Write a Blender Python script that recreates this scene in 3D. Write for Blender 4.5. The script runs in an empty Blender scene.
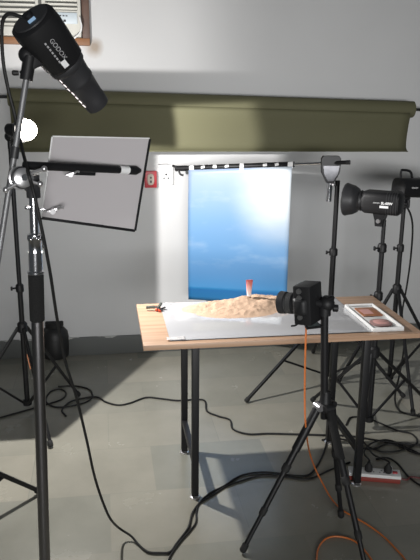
import bpy, bmesh, math, random
from mathutils import Vector, Matrix, Quaternion, noise
C = bpy.context.scene.collection
V = Vector
PI = math.pi
random.seed(7)

# ------------------------------------------------------------------ camera
F_PX, PITCH, YAW, ROLL, CAM_H = 675.0, 0.2634, 0.1568, 0.0097, 1.6947
_fw = V((math.sin(YAW)*math.cos(PITCH), math.cos(YAW)*math.cos(PITCH), -math.sin(PITCH)))
_rt = V((math.cos(YAW), -math.sin(YAW), 0))
_up = _rt.cross(_fw)
CR = _rt*math.cos(ROLL) + _up*math.sin(ROLL)
CU = _up*math.cos(ROLL) - _rt*math.sin(ROLL)
CO = V((0, 0, CAM_H))
cd = bpy.data.cameras.new('camera')
cd.sensor_fit = 'VERTICAL'; cd.sensor_height = 36.0; cd.lens = 36.0*F_PX/560.0
cd.clip_start = 0.05
cam = bpy.data.objects.new('camera', cd); C.objects.link(cam)
m3 = Matrix((CR, CU, -_fw)).transposed()
cam.matrix_world = Matrix.Translation(CO) @ m3.to_4x4()
bpy.context.scene.camera = cam

def _ray(px, py): return _fw + CR*((px-210)/F_PX) - CU*((py-280)/F_PX)
def at(px, py, y):                      # point of the place seen at a pixel, at wall distance y
    d = _ray(px, py); return CO + d*(y/d.y)
def fl(px, py, z=0.0):                  # point of the place seen at a pixel, on the level z
    d = _ray(px, py); return CO + d*((z-CO.z)/d.z)

# ------------------------------------------------------------------ materials
MATS = {}
def mat(name, col, rough=.5, metal=0.0, bump=0.0, bscale=60.0, var=0.0, vscale=4.0, coat=0.0, spec=.5):
    m = bpy.data.materials.new(name); m.use_nodes = True
    n = m.node_tree.nodes; l = m.node_tree.links; b = n['Principled BSDF']
    b.inputs['Base Color'].default_value = (*col, 1); b.inputs['Roughness'].default_value = rough
    b.inputs['Metallic'].default_value = metal; b.inputs['Coat Weight'].default_value = coat
    b.inputs['Specular IOR Level'].default_value = spec
    tc = n.new('ShaderNodeTexCoord')
    if var > 0:
        t = n.new('ShaderNodeTexNoise'); t.inputs['Scale'].default_value = vscale; t.inputs['Detail'].default_value = 4
        l.new(tc.outputs['Object'], t.inputs['Vector'])
        mx = n.new('ShaderNodeMix'); mx.data_type = 'RGBA'
        mx.inputs['A'].default_value = (*[c*(1-var) for c in col], 1); mx.inputs['B'].default_value = (*[min(1, c*(1+var)) for c in col], 1)
        l.new(t.outputs['Fac'], mx.inputs['Factor']); l.new(mx.outputs['Result'], b.inputs['Base Color'])
    if bump > 0:
        t = n.new('ShaderNodeTexNoise'); t.inputs['Scale'].default_value = bscale; t.inputs['Detail'].default_value = 3
        l.new(tc.outputs['Object'], t.inputs['Vector'])
        bp = n.new('ShaderNodeBump'); bp.inputs['Strength'].default_value = bump; bp.inputs['Distance'].default_value = .01
        l.new(t.outputs['Fac'], bp.inputs['Height']); l.new(bp.outputs['Normal'], b.inputs['Normal'])
    MATS[name] = m; return m

BLACK = mat('black_plastic', (.012, .012, .013), .5, spec=.3, bump=.05, bscale=300)
BLACKM = mat('black_painted_metal', (.011, .011, .012), .45, spec=.3, var=.2)
DARKG = mat('dark_grey_plastic', (.030, .030, .032), .45, spec=.35, var=.1)
RUBBER = mat('black_rubber', (.012, .012, .012), .75, bump=.2, bscale=200)
CABLE = mat('black_cable_jacket', (.012, .012, .012), .55, spec=.3, var=.2, vscale=20)
ORANGE = mat('orange_cable_jacket', (.62, .17, .035), .5, var=.1)
CHROME = mat('chrome', (.72, .72, .74), .16, 1.0, var=.05)
STEEL = mat('brushed_steel', (.22, .215, .22), .33, 1.0, var=.12, vscale=8)
SILVER = mat('silver_alloy', (.62, .61, .62), .32, .85, var=.08)
FOAM = mat('black_foam', (.008, .008, .008), .95, bump=.5, bscale=260)
WHITEP = mat('white_plastic', (.74, .74, .73), .4, var=.04)
CREAMP = mat('cream_plastic', (.52, .51, .46), .45, var=.06)
ACDARK = mat('dark_vent_plastic', (.10, .10, .09), .6, var=.1)  # dark plastic behind the slats and on the divider strip
ACPANEL = mat('pale_blue_panel', (.50, .56, .60), .35, var=.05)
REDP = mat('red_plastic', (.42, .02, .03), .38, var=.1)
BEIGE = mat('beige_plastic', (.55, .48, .40), .5, var=.06)
WHITETXT = mat('white_print', (.82, .82, .82), .5, var=.02)
GREYTXT = mat('grey_print', (.36, .36, .37), .5, var=.02)
TAPE = mat('white_tape', (.80, .80, .80), .6, bump=.2, bscale=80, var=.04)
GREENP = mat('olive_green_paper', (.108, .104, .056), .8, bump=.08, bscale=8, var=.07, vscale=2.5)
WOODF = mat('brown_frame_wood', (.075, .032, .016), .5, bump=.1, bscale=40, var=.3, vscale=10)
ORWOOD = mat('orange_sill_wood', (.24, .105, .04), .5, bump=.1, bscale=40, var=.2, vscale=10)
BOARDW = mat('glossy_white_board', (.58, .55, .56), .07, var=.02, spec=1.0, coat=1.0)
def _translucent(m, col, f):
    n = m.node_tree.nodes; l = m.node_tree.links
    t = n.new('ShaderNodeBsdfTranslucent'); t.inputs[0].default_value = (*col, 1); mx = n.new('ShaderNodeMixShader'); mx.inputs[0].default_value = f
    l.new(n['Principled BSDF'].outputs[0], mx.inputs[1]); l.new(t.outputs[0], mx.inputs[2]); l.new(mx.outputs[0], n['Material Output'].inputs[0])
_translucent(BOARDW, (.8, .78, .78), .16)
JAR = mat('dark_jug_plastic', (.018, .018, .018), .5, bump=.1, bscale=20, var=.2)
REDSIDE = mat('red_side_plastic', (.22, .035, .025), .5, var=.1)
PINK = mat('pink_print', (.62, .33, .30), .4, var=.15, vscale=30)
BROWNP = mat('brown_print', (.32, .13, .06), .4, var=.4, vscale=60)
ORTIP = mat('orange_rubber_tip', (.75, .09, .03), .5, var=.08)
GREYCLIP = mat('grey_clamp_plastic', (.09, .10, .085), .45, var=.15)
LENSGL = mat('lens_glass', (.01, .012, .02), .04, coat=1.0)
SCREEN = mat('dark_screen', (.10, .12, .12), .2, coat=1.0)
GREYRING = mat('grey_lens_ring', (.12, .12, .12), .35, .4, var=.1)

def emis(name, col, s):
    m = bpy.data.materials.new(name); m.use_nodes = True
    n = m.node_tree.nodes; l = m.node_tree.links; n.clear()
    e = n.new('ShaderNodeEmission'); e.inputs[0].default_value = (*col, 1); e.inputs[1].default_value = s
    o = n.new('ShaderNodeOutputMaterial'); l.new(e.outputs[0], o.inputs[0]); return m
BULB = emis('burning_bulb', (1.0, .93, .84), 30.0)
LEDLIT = emis('lit_display', (.45, .7, 1.0), .55)
LEDEMIT = emis('lit_led_chip', (.92, .97, 1.0), 25.0)

def wall_mat():
    m = bpy.data.materials.new('painted_wall'); m.use_nodes = True
    n = m.node_tree.nodes; l = m.node_tree.links; b = n['Principled BSDF']; b.inputs['Roughness'].default_value = .75
    tc = n.new('ShaderNodeTexCoord')
    t = n.new('ShaderNodeTexNoise'); t.inputs['Scale'].default_value = 1.6; t.inputs['Detail'].default_value = 6
    l.new(tc.outputs['Object'], t.inputs['Vector'])
    mx = n.new('ShaderNodeMix'); mx.data_type = 'RGBA'
    mx.inputs['A'].default_value = (.56, .56, .56, 1); mx.inputs['B'].default_value = (.63, .63, .63, 1)
    l.new(t.outputs['Fac'], mx.inputs['Factor'])
    # rusty damp stain below the corner of the window frame
    sub = n.new('ShaderNodeVectorMath'); sub.operation = 'SUBTRACT'; sub.inputs[1].default_value = (-.035, 4.37, 1.985)
    l.new(tc.outputs['Object'], sub.inputs[0])
    t2 = n.new('ShaderNodeTexNoise'); t2.inputs['Scale'].default_value = 14; l.new(tc.outputs['Object'], t2.inputs['Vector'])
    ln = n.new('ShaderNodeVectorMath'); ln.operation = 'LENGTH'; l.new(sub.outputs[0], ln.inputs[0])
    ad = n.new('ShaderNodeMath'); ad.operation = 'MULTIPLY_ADD'; l.new(t2.outputs['Fac'], ad.inputs[0]); ad.inputs[1].default_value = .032; l.new(ln.outputs['Value'], ad.inputs[2])
    mr = n.new('ShaderNodeMapRange'); mr.inputs['From Min'].default_value = .035; mr.inputs['From Max'].default_value = .085
    mr.inputs['To Min'].default_value = .75; mr.inputs['To Max'].default_value = 0; l.new(ad.outputs[0], mr.inputs['Value'])
    m2 = n.new('ShaderNodeMix'); m2.data_type = 'RGBA'; l.new(mr.outputs[0], m2.inputs['Factor'])
    l.new(mx.outputs['Result'], m2.inputs['A']); m2.inputs['B'].default_value = (.27, .19, .12, 1)
    l.new(m2.outputs['Result'], b.inputs['Base Color'])
    bp = n.new('ShaderNodeBump'); bp.inputs['Strength'].default_value = .08; bp.inputs['Distance'].default_value = .02
    l.new(t.outputs['Fac'], bp.inputs['Height']); l.new(bp.outputs['Normal'], b.inputs['Normal'])
    return m

def floor_mat():
    m = bpy.data.materials.new('stone_slab_floor'); m.use_nodes = True
    n = m.node_tree.nodes; l = m.node_tree.links; b = n['Principled BSDF']
    tc = n.new('ShaderNodeTexCoord'); mp = n.new('ShaderNodeMapping'); mp.inputs['Location'].default_value = (.37, .13, 0)
    l.new(tc.outputs['Object'], mp.inputs['Vector'])
    br = n.new('ShaderNodeTexBrick'); br.inputs['Scale'].default_value = 1.0
    br.inputs['Brick Width'].default_value = .56; br.inputs['Row Height'].default_value = .40
    br.inputs['Mortar Size'].default_value = .0022; br.inputs['Mortar Smooth'].default_value = .3; br.offset = .37
    br.inputs['Color1'].default_value = (.295, .278, .228, 1); br.inputs['Color2'].default_value = (.215, .215, .182, 1)
    br.inputs['Mortar'].default_value = (.235, .228, .19, 1)
    l.new(mp.outputs[0], br.inputs['Vector'])
    t = n.new('ShaderNodeTexNoise'); t.inputs['Scale'].default_value = 3.0; t.inputs['Detail'].default_value = 8; t.inputs['Roughness'].default_value = .6
    l.new(tc.outputs['Object'], t.inputs['Vector'])
    mr = n.new('ShaderNodeMapRange'); mr.inputs['To Min'].default_value = .75; mr.inputs['To Max'].default_value = 1.25; l.new(t.outputs['Fac'], mr.inputs['Value'])
    mu = n.new('ShaderNodeMix'); mu.data_type = 'RGBA'; mu.blend_type = 'MULTIPLY'; mu.inputs['Factor'].default_value = 1
    l.new(br.outputs['Color'], mu.inputs['A']); l.new(mr.outputs[0], mu.inputs['B'])
    l.new(mu.outputs['Result'], b.inputs['Base Color'])
    r = n.new('ShaderNodeMapRange'); r.inputs['To Min'].default_value = .16; r.inputs['To Max'].default_value = .34; l.new(t.outputs['Fac'], r.inputs['Value'])
    l.new(r.outputs[0], b.inputs['Roughness'])
    bp = n.new('ShaderNodeBump'); bp.inputs['Strength'].default_value = .12; bp.inputs['Distance'].default_value = .01
    l.new(t.outputs['Fac'], bp.inputs['Height']); l.new(bp.outputs['Normal'], b.inputs['Normal'])
    return m

def skirt_mat():
    m = bpy.data.materials.new('dark_skirting_paint'); m.use_nodes = True
    n = m.node_tree.nodes; l = m.node_tree.links; b = n['Principled BSDF']; b.inputs['Roughness'].default_value = .6
    tc = n.new('ShaderNodeTexCoord'); t = n.new('ShaderNodeTexNoise'); t.inputs['Scale'].default_value = 7; t.inputs['Detail'].default_value = 5
    l.new(tc.outputs['Object'], t.inputs['Vector'])
    sx = n.new('ShaderNodeSeparateXYZ'); l.new(tc.outputs['Object'], sx.inputs[0])
    ma = n.new('ShaderNodeMath'); ma.operation = 'MULTIPLY_ADD'; l.new(t.outputs['Fac'], ma.inputs[0]); ma.inputs[1].default_value = -.09; l.new(sx.outputs['Z'], ma.inputs[2])
    gt = n.new('ShaderNodeMath'); gt.operation = 'GREATER_THAN'; l.new(ma.outputs[0], gt.inputs[0]); gt.inputs[1].default_value = .082
    mx = n.new('ShaderNodeMix'); mx.data_type = 'RGBA'; l.new(gt.outputs[0], mx.inputs['Factor'])
    mx.inputs['A'].default_value = (.10, .105, .10, 1); mx.inputs['B'].default_value = (.42, .42, .40, 1)
    l.new(mx.outputs['Result'], b.inputs['Base Color']); return m

def wood_mat():
    m = bpy.data.materials.new('pale_wood_laminate'); m.use_nodes = True
    n = m.node_tree.nodes; l = m.node_tree.links; b = n['Principled BSDF']; b.inputs['Roughness'].default_value = .38
    tc = n.new('ShaderNodeTexCoord'); mp = n.new('ShaderNodeMapping'); mp.inputs['Scale'].default_value = (1.2, 26, 26)
    l.new(tc.outputs['Object'], mp.inputs['Vector'])
    t = n.new('ShaderNodeTexNoise'); t.inputs['Scale'].default_value = 1.6; t.inputs['Detail'].default_value = 6; t.inputs['Distortion'].default_value = .4
    l.new(mp.outputs[0], t.inputs['Vector'])
    cr = n.new('ShaderNodeValToRGB'); cr.color_ramp.elements[0].position = .3; cr.color_ramp.elements[1].position = .7
    cr.color_ramp.elements[0].color = (.37, .22, .135, 1); cr.color_ramp.elements[1].color = (.55, .365, .245, 1)
    l.new(t.outputs['Fac'], cr.inputs[0]); l.new(cr.outputs[0], b.inputs['Base Color']); return m

def sheet_mat():
    # clear acrylic with white added for the print's reflection: see-through, mirror-like at low angles
    m = bpy.data.materials.new('clear_acrylic_sheet'); m.use_nodes = True
    n = m.node_tree.nodes; l = m.node_tree.links; n.remove(n['Principled BSDF'])
    tr = n.new('ShaderNodeBsdfTransparent'); df = n.new('ShaderNodeBsdfDiffuse'); df.inputs[0].default_value = (.9, .9, .93, 1)
    mx = n.new('ShaderNodeMixShader'); mx.inputs[0].default_value = .52
    l.new(tr.outputs[0], mx.inputs[1]); l.new(df.outputs[0], mx.inputs[2])
    gl = n.new('ShaderNodeBsdfGlossy'); t = n.new('ShaderNodeTexNoise'); t.inputs['Scale'].default_value = 3
    r = n.new('ShaderNodeMapRange'); r.inputs['To Min'].default_value = .03; r.inputs['To Max'].default_value = .09
    l.new(t.outputs['Fac'], r.inputs['Value']); l.new(r.outputs[0], gl.inputs['Roughness'])
    fr = n.new('ShaderNodeFresnel'); fr.inputs['IOR'].default_value = 2.1
    m2 = n.new('ShaderNodeMixShader'); l.new(fr.outputs[0], m2.inputs[0]); l.new(mx.outputs[0], m2.inputs[1]); l.new(gl.outputs[0], m2.inputs[2])
    l.new(m2.outputs[0], n['Material Output'].inputs[0]); return m

def clearbody_mat():
    m = bpy.data.materials.new('clear_acrylic_underside'); m.use_nodes = True
    n = m.node_tree.nodes; l = m.node_tree.links; n.remove(n['Principled BSDF'])
    tr = n.new('ShaderNodeBsdfTransparent'); gl = n.new('ShaderNodeBsdfGlossy'); mx = n.new('ShaderNodeMixShader')
    fr = n.new('ShaderNodeFresnel'); fr.inputs['IOR'].default_value = 1.15; l.new(fr.outputs[0], mx.inputs[0])
    l.new(tr.outputs[0], mx.inputs[1]); l.new(gl.outputs[0], mx.inputs[2]); l.new(mx.outputs[0], n['Material Output'].inputs[0]); return m
CLEARBODY = clearbody_mat()
def clear_mat():
    m = bpy.data.materials.new('clear_tape_film'); m.use_nodes = True
    n = m.node_tree.nodes; l = m.node_tree.links; b = n['Principled BSDF']
    b.inputs['Base Color'].default_value = (.85, .83, .82, 1); b.inputs['Roughness'].default_value = .12
    tr = n.new('ShaderNodeBsdfTransparent'); mx = n.new('ShaderNodeMixShader')
    t = n.new('ShaderNodeTexNoise'); t.inputs['Scale'].default_value = 90; l.new(t.outputs['Fac'], mx.inputs[0])
    l.new(tr.outputs[0], mx.inputs[1]); l.new(b.outputs[0], mx.inputs[2]); l.new(mx.outputs[0], n['Material Output'].inputs[0]); return m

def sand_mat():
    m = mat('beach_sand', (.60, .415, .29), .9, bump=.35, bscale=220, var=.10, vscale=40); return m

def tube_mat():
    m = bpy.data.materials.new('red_to_white_tube_print'); m.use_nodes = True
    n = m.node_tree.nodes; l = m.node_tree.links; b = n['Principled BSDF']; b.inputs['Roughness'].default_value = .35
    tc = n.new('ShaderNodeTexCoord'); sx = n.new('ShaderNodeSeparateXYZ'); l.new(tc.outputs['Generated'], sx.inputs[0])
    cr = n.new('ShaderNodeValToRGB'); e = cr.color_ramp.elements
    e[0].position = .12; e[0].color = (.9, .78, .75, 1); e[1].position = .95; e[1].color = (.78, .13, .10, 1)
    k = cr.color_ramp.elements.new(.45); k.color = (.9, .50, .44, 1)
    k = cr.color_ramp.elements.new(.7); k.color = (.86, .27, .22, 1)
    l.new(sx.outputs['Z'], cr.inputs[0]); l.new(cr.outputs[0], b.inputs['Base Color']); return m

def sky_print_mat():
    # printed picture: sky with soft white clouds over a blue sea (uses the sheet's own UV map)
    m = bpy.data.materials.new('sky_and_sea_print'); m.use_nodes = True
    n = m.node_tree.nodes; l = m.node_tree.links; b = n['Principled BSDF']; b.inputs['Roughness'].default_value = .42
    b.inputs['Specular IOR Level'].default_value = .6
    uv = n.new('ShaderNodeUVMap'); sx = n.new('ShaderNodeSeparateXYZ'); l.new(uv.outputs[0], sx.inputs[0])
    cr = n.new('ShaderNodeValToRGB'); e = cr.color_ramp.elements
    e[0].position = 0; e[0].color = (.02, .16, .36, 1); e[1].position = 1; e[1].color = (.30, .38, .53, 1)
    for p, c in ((.085, (.02, .15, .38)), (.10, (.03, .22, .48)), (.108, (.07, .27, .56)), (.22, (.10, .27, .53)), (.45, (.15, .32, .56)), (.62, (.18, .34, .56)), (.85, (.25, .36, .54))):
        k = e.new(p); k.color = (*c, 1)
    l.new(sx.outputs['Y'], cr.inputs[0])
    mp = n.new('ShaderNodeMapping'); mp.inputs['Scale'].default_value = (2.2, 7.5, 1); mp.inputs['Location'].default_value = (.6, 1.35, 0); l.new(uv.outputs[0], mp.inputs['Vector'])
    t = n.new('ShaderNodeTexNoise'); t.inputs['Scale'].default_value = 1.2; t.inputs['Detail'].default_value = 5; l.new(mp.outputs[0], t.inputs['Vector'])
    mr = n.new('ShaderNodeMapRange'); mr.inputs['From Min'].default_value = .52; mr.inputs['From Max'].default_value = .75; mr.inputs['To Max'].default_value = .22
    l.new(t.outputs['Fac'], mr.inputs['Value'])
    gt = n.new('ShaderNodeMapRange'); gt.inputs['From Min'].default_value = .24; gt.inputs['From Max'].default_value = .32; l.new(sx.outputs['Y'], gt.inputs['Value'])
    mm = n.new('ShaderNodeMath'); mm.operation = 'MULTIPLY'; l.new(mr.outputs[0], mm.inputs[0]); l.new(gt.outputs[0], mm.inputs[1])
    # broad white hot spot of light at upper right, painted into the print's colour
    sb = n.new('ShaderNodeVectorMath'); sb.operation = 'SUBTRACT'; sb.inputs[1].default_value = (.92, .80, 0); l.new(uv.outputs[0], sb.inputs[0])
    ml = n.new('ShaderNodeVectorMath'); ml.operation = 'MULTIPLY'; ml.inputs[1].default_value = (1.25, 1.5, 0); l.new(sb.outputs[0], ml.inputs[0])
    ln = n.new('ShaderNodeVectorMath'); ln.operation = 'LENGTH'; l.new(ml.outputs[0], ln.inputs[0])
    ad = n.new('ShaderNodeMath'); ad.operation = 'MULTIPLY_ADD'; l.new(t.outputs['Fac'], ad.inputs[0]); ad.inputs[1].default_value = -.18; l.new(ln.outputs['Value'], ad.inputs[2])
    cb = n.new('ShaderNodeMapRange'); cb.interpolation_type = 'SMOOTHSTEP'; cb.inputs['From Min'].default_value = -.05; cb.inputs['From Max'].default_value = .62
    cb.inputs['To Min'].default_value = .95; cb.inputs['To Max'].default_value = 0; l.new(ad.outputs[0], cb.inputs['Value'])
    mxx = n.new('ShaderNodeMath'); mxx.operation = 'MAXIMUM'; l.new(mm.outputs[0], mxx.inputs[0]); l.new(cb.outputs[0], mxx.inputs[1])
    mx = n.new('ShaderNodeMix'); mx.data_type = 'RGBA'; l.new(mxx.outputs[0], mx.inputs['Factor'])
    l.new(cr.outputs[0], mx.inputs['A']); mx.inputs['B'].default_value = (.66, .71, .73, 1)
    l.new(mx.outputs['Result'], b.inputs['Base Color']); return m

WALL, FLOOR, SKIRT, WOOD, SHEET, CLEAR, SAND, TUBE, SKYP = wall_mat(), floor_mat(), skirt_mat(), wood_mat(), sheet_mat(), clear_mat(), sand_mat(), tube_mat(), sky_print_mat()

# ------------------------------------------------------------------ mesh helpers
class MB:
    """collects shapes in world coordinates; link() makes ONE mesh object of them"""
    def __init__(s): s.bm = bmesh.new()
    def ring(s, c, u, w, ru, rw, n=20, p=2.0):
        out = []
        for i in range(n):
            a = 2*PI*i/n; ca, sa = math.cos(a), math.sin(a)
            x = math.copysign(abs(ca)**(2/p), ca)*ru; y = math.copysign(abs(sa)**(2/p), sa)*rw
            out.append(s.bm.verts.new(c+u*x+w*y))
        return out
    def skin(s, rings, cap0=True, cap1=True):
        for a, b in zip(rings, rings[1:]):
            n = len(a)
            for i in range(n): s.bm.faces.new((a[i], a[(i+1) % n], b[(i+1) % n], b[i]))
        if cap0: s.bm.faces.new(list(reversed(rings[0])))
        if cap1: s.bm.faces.new(rings[-1])
        return s
    @staticmethod
    def frame(ax, hint=None):
        ax = ax.normalized(); h = hint or (V((0, 0, 1)) if abs(ax.z) < .9 else V((1, 0, 0)))
        u = h.cross(ax).normalized(); return ax, u, ax.cross(u).normalized()
    def loft(s, o, ax, secs, hint=None, n=24, cap0=True, cap1=True):
        """secs: (distance along ax, radius u, radius w, superellipse power)"""
        ax, u, w = s.frame(ax, hint)
        return s.skin([s.ring(o+ax*t, u, w, ru, rw, n, p) for t, ru, rw, p in secs], cap0, cap1)
    def lathe(s, o, ax, prof, n=24, cap0=True, cap1=True):
        return s.loft(o, ax, [(t, r, r, 2.0) for t, r in prof], None, n, cap0, cap1)
    def cyl(s, a, b, r0, r1=None, n=16):
        r1 = r0 if r1 is None else r1; d = b-a
        return s.lathe(a, d, [(0, r0), (d.length, r1)], n)
    def box(s, c, sx, sy, sz, rot=None, bev=0.0):
        tmp = bmesh.new(); bmesh.ops.create_cube(tmp, size=1.0)
        for v in tmp.verts: v.co = V((v.co.x*sx, v.co.y*sy, v.co.z*sz))
        if bev > 0: bmesh.ops.bevel(tmp, geom=tmp.edges[:], offset=bev, segments=2, affect='EDGES', profile=.6)
        M = Matrix.Translation(c) @ (rot.to_4x4() if rot else Matrix.Identity(4))
        mp = {v: s.bm.verts.new(M @ v.co) for v in tmp.verts}
        for f in tmp.faces: s.bm.faces.new([mp[v] for v in f.verts])
        tmp.free(); return s
    def bar(s, a, b, w, h, hint=None, bev=.002):
        ax, u, q = s.frame(b-a, hint)
        rot = Matrix((ax, u, q)).transposed(); return s.box((a+b)/2, (b-a).length, w, h, rot, bev)
    def tube(s, pts, r, n=8, sub=6, smooth=True):
        P = catmull(pts, sub) if smooth and len(pts) > 2 else [V(p) for p in pts]
        rings = []; u = None
        for i, p in enumerate(P):
            t = (P[min(i+1, len(P)-1)]-P[max(i-1, 0)]).normalized()
            if u is None: _, u, _ = s.frame(t)
            u = (u-t*u.dot(t)).normalized(); w = t.cross(u)
            rings.append(s.ring(p, u, w, r, r, n))
        return s.skin(rings)
    def sphere(s, c, r, n=14, sq=(1, 1, 1)):
        m = 9; rings = []
        for j in range(1, m):
            a = PI*j/m; rings.append([s.bm.verts.new(c+V((r*sq[0]*math.sin(a)*math.cos(2*PI*i/n), r*sq[1]*math.sin(a)*math.sin(2*PI*i/n), -r*sq[2]*math.cos(a)))) for i in range(n)])
        return s.skin(rings)
    def prism(s, pts, d):
        a = [s.bm.verts.new(p) for p in pts]; b = [s.bm.verts.new(p+d) for p in pts]
        n = len(a); s.bm.faces.new(list(reversed(a))); s.bm.faces.new(b)
        for i in range(n): s.bm.faces.new((a[i], a[(i+1) % n], b[(i+1) % n], b[i]))
        return s
    def link(s, name, material, parent=None, sharp=40, origin=None):
        me = bpy.data.meshes.new(name)
        bmesh.ops.recalc_face_normals(s.bm, faces=s.bm.faces[:])
        loc = origin if origin is not None else V((0, 0, 0))
        if parent is not None: loc = ROOT[parent.name]
        for v in s.bm.verts: v.co -= loc
        s.bm.to_mesh(me); s.bm.free()
        me.polygons.foreach_set('use_smooth', [True]*len(me.polygons)); me.set_sharp_from_angle(angle=math.radians(sharp))
        me.materials.append(material)
        o = bpy.data.objects.new(name, me); C.objects.link(o)
        if parent is not None: o.parent = parent; ROOT[o.name] = loc
        else: o.location = loc; ROOT[o.name] = V(loc)
        return o
ROOT = {}
def catmull(pts, sub):
    P = [V(p) for p in pts]; P = [P[0]*2-P[1]]+P+[P[-1]*2-P[-2]]; out = []
    for i in range(1, len(P)-2):
        a, b, c, d = P[i-1:i+3]
        for k in range(sub):
            t = k/sub; out.append(.5*((2*b)+(c-a)*t+(2*a-5*b+4*c-d)*t*t+(3*b-a-3*c+d)*t**3))
    out.append(P[-2]); return out
def tag(o, label=None, cat=None, group=None, kind=None):
    if label: o['label'] = label
    if cat: o['category'] = cat
    if group: o['group'] = group
    if kind: o['kind'] = kind
    return o
def thing(name, loc, label, cat, group=None):
    o = bpy.data.objects.new(name, None); C.objects.link(o); o.location = loc; o.empty_display_size = .05
    ROOT[o.name] = V(loc); return tag(o, label, cat, group)
def text_mesh(txt, size, o, xdir, ydir, material, parent, name, bold=.0):
    cu = bpy.data.curves.new('lettering', 'FONT'); cu.body = txt; cu.size = size; cu.align_x = 'CENTER'; cu.align_y = 'CENTER'; cu.extrude = .0004; cu.offset = bold
    to = bpy.data.objects.new('lettering', cu); C.objects.link(to)
    dg = bpy.context.evaluated_depsgraph_get(); dg.update()
    me = bpy.data.meshes.new_from_object(to.evaluated_get(dg)); bpy.data.objects.remove(to)
    x = xdir.normalized(); z = x.cross(ydir).normalized(); y = z.cross(x)
    M = Matrix.Translation(o) @ Matrix((x, y, z)).transposed().to_4x4(); me.transform(M)
    me.transform(Matrix.Translation(-ROOT[parent.name])); me.materials.clear(); me.materials.append(material)
    ob = bpy.data.objects.new(name, me); C.objects.link(ob); ob.parent = parent; ROOT[ob.name] = ROOT[parent.name]; return ob
Z = V((0, 0, 1))

# ------------------------------------------------------------------ setting
WY = 4.382
b = MB(); b.box(V((.6, 1.2, -.05)), 7.2, 7.0, .1); tag(b.link('floor', FLOOR), kind='structure')
b = MB(); b.box(V((.6, WY+.06, 1.6)), 7.2, .12, 3.4); tag(b.link('wall_back', WALL), kind='structure')
b = MB(); b.box(V((.6, WY-.006, .0645)), 7.2, .012, .129, None, .003); tag(b.link('baseboard_back', SKIRT), kind='structure')

# wooden window frame holding the air conditioner
fx0, fx1, fz0, fz1 = -.86, -.055, 1.995, 2.56
b = MB()
for (x0, x1, z0, z1) in ((fx1-.045, fx1, fz0, fz1), (fx0, fx0+.045, fz0, fz1), (fx0, fx1, fz1-.045, fz1)):
    b.box(V(((x0+x1)/2, WY-.03, (z0+z1)/2)), x1-x0, .06, z1-z0, None, .004)
fr = tag(b.link('window_1', WOODF), kind='structure')
b = MB(); b.box(V(((fx0+fx1)/2, WY-.032, fz0+.016)), fx1-fx0-.004, .064, .04, None, .004); tag(b.link('window_sill', ORWOOD, fr), 'orange brown wooden sill')

# window air conditioner
ax0, ax1, az0, az1 = fx0+.047, fx1-.047, fz0+.038, fz1-.047
ay = WY-.10
ac = thing('air_conditioner', V(((ax0+ax1)/2, WY-.05, az0)), 'cream window air conditioner in a wooden frame high on the wall', 'air conditioner')
b = MB(); b.box(V(((ax0+ax1)/2, WY-.05, (az0+az1)/2)), ax1-ax0, .098, az1-az0, None, .012); b.link('casing', CREAMP, ac)
sx = ax0+(ax1-ax0)*.70
def louvres(x0, x1, z0, z1, name, n):
    b = MB(); b.box(V(((x0+x1)/2, ay-.002, (z0+z1)/2)), x1-x0, .004, z1-z0)
    g = b.link(name, ACDARK, ac)
    b = MB(); st = (z1-z0)/n
    for i in range(n):
        b.box(V(((x0+x1)/2, ay-.009, z0+(i+.5)*st)), x1-x0, .010, st*.55, Matrix.Rotation(.5, 3, 'X'), .001)
    b.link('slats', CREAMP, g)
louvres(ax0+.03, sx-.045, az0+.05, az1-.03, 'intake_grille', 15)
louvres(sx+.012, ax1-.02, az0+.145, az1-.02, 'outlet_vent', 14)
b = MB(); b.box(V((sx-.018, ay-.004, (az0+az1)/2)), .018, .008, az1-az0-.02, None, .002); b.link('divider_strip', ACDARK, ac)
b = MB(); b.box(V(((sx+ax1)/2-.004, ay-.004, az0+.103)), ax1-sx-.035, .008, .062, None, .003); cp = b.link('control_panel', ACPANEL, ac)
b = MB()
for i, dx in enumerate((-.03, -.012, .006, .024)): b.box(V(((sx+ax1)/2+dx, ay-.0095, az0+.115)), .010, .003, .006)
b.box(V(((sx+ax1)/2+.012, ay-.0095, az0+.088)), .014, .003, .012); b.box(V(((sx+ax1)/2-.025, ay-.0095, az0+.092)), .03, .003, .003)
b.link('buttons', DARKG, cp)
b = MB(); b.tube([V((ax1-.01, ay-.012, az0+.11)), V((ax1+.0, ay-.02, az0+.06)), V((ax1-.012, ay-.02, az0+.02)), V((ax1-.06, ay-.015, az0-.02)), V((ax1-.10, WY-.012, az0-.06)), V((ax1-.14, WY-.012, az0-.06))], .0055)
tag(b.link('power_cord', WHITEP, ac), 'white power cord')

# red framed switch and white socket on the wall
rc = at(150.5, 179, WY)
sw = thing('call_point', V((rc.x, WY, rc.z-.05)), 'red framed beige call point on the wall beside the white socket', 'switch')
b = MB(); b.box(V((rc.x, WY-.014, rc.z)), .078, .028, .108, None, .006); b.link('frame', REDP, sw)
b = MB(); b.loft(V((rc.x, WY-.028, rc.z)), V((0, -1, 0)), [(0, .022, .036, 3), (.004, .020, .034, 3)], Z); b.link('cover_plate', BEIGE, sw)
b = MB(); b.cyl(V((rc.x, WY-.032, rc.z+.012)), V((rc.x, WY-.04, rc.z+.012)), .006); b.box(V((rc.x, WY-.033, rc.z-.014)), .01, .003, .016, None, .001); b.link('toggle', DARKG, sw)
sc = at(166, 176, WY)
so = thing('wall_socket', V((sc.x, WY, sc.z-.05)), 'white three pin wall socket beside the red call point', 'socket')
b = MB(); b.box(V((sc.x, WY-.006, sc.z)), .095, .012, .11, None, .004); b.link('face_plate', WHITEP, so)
b = MB()
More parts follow.
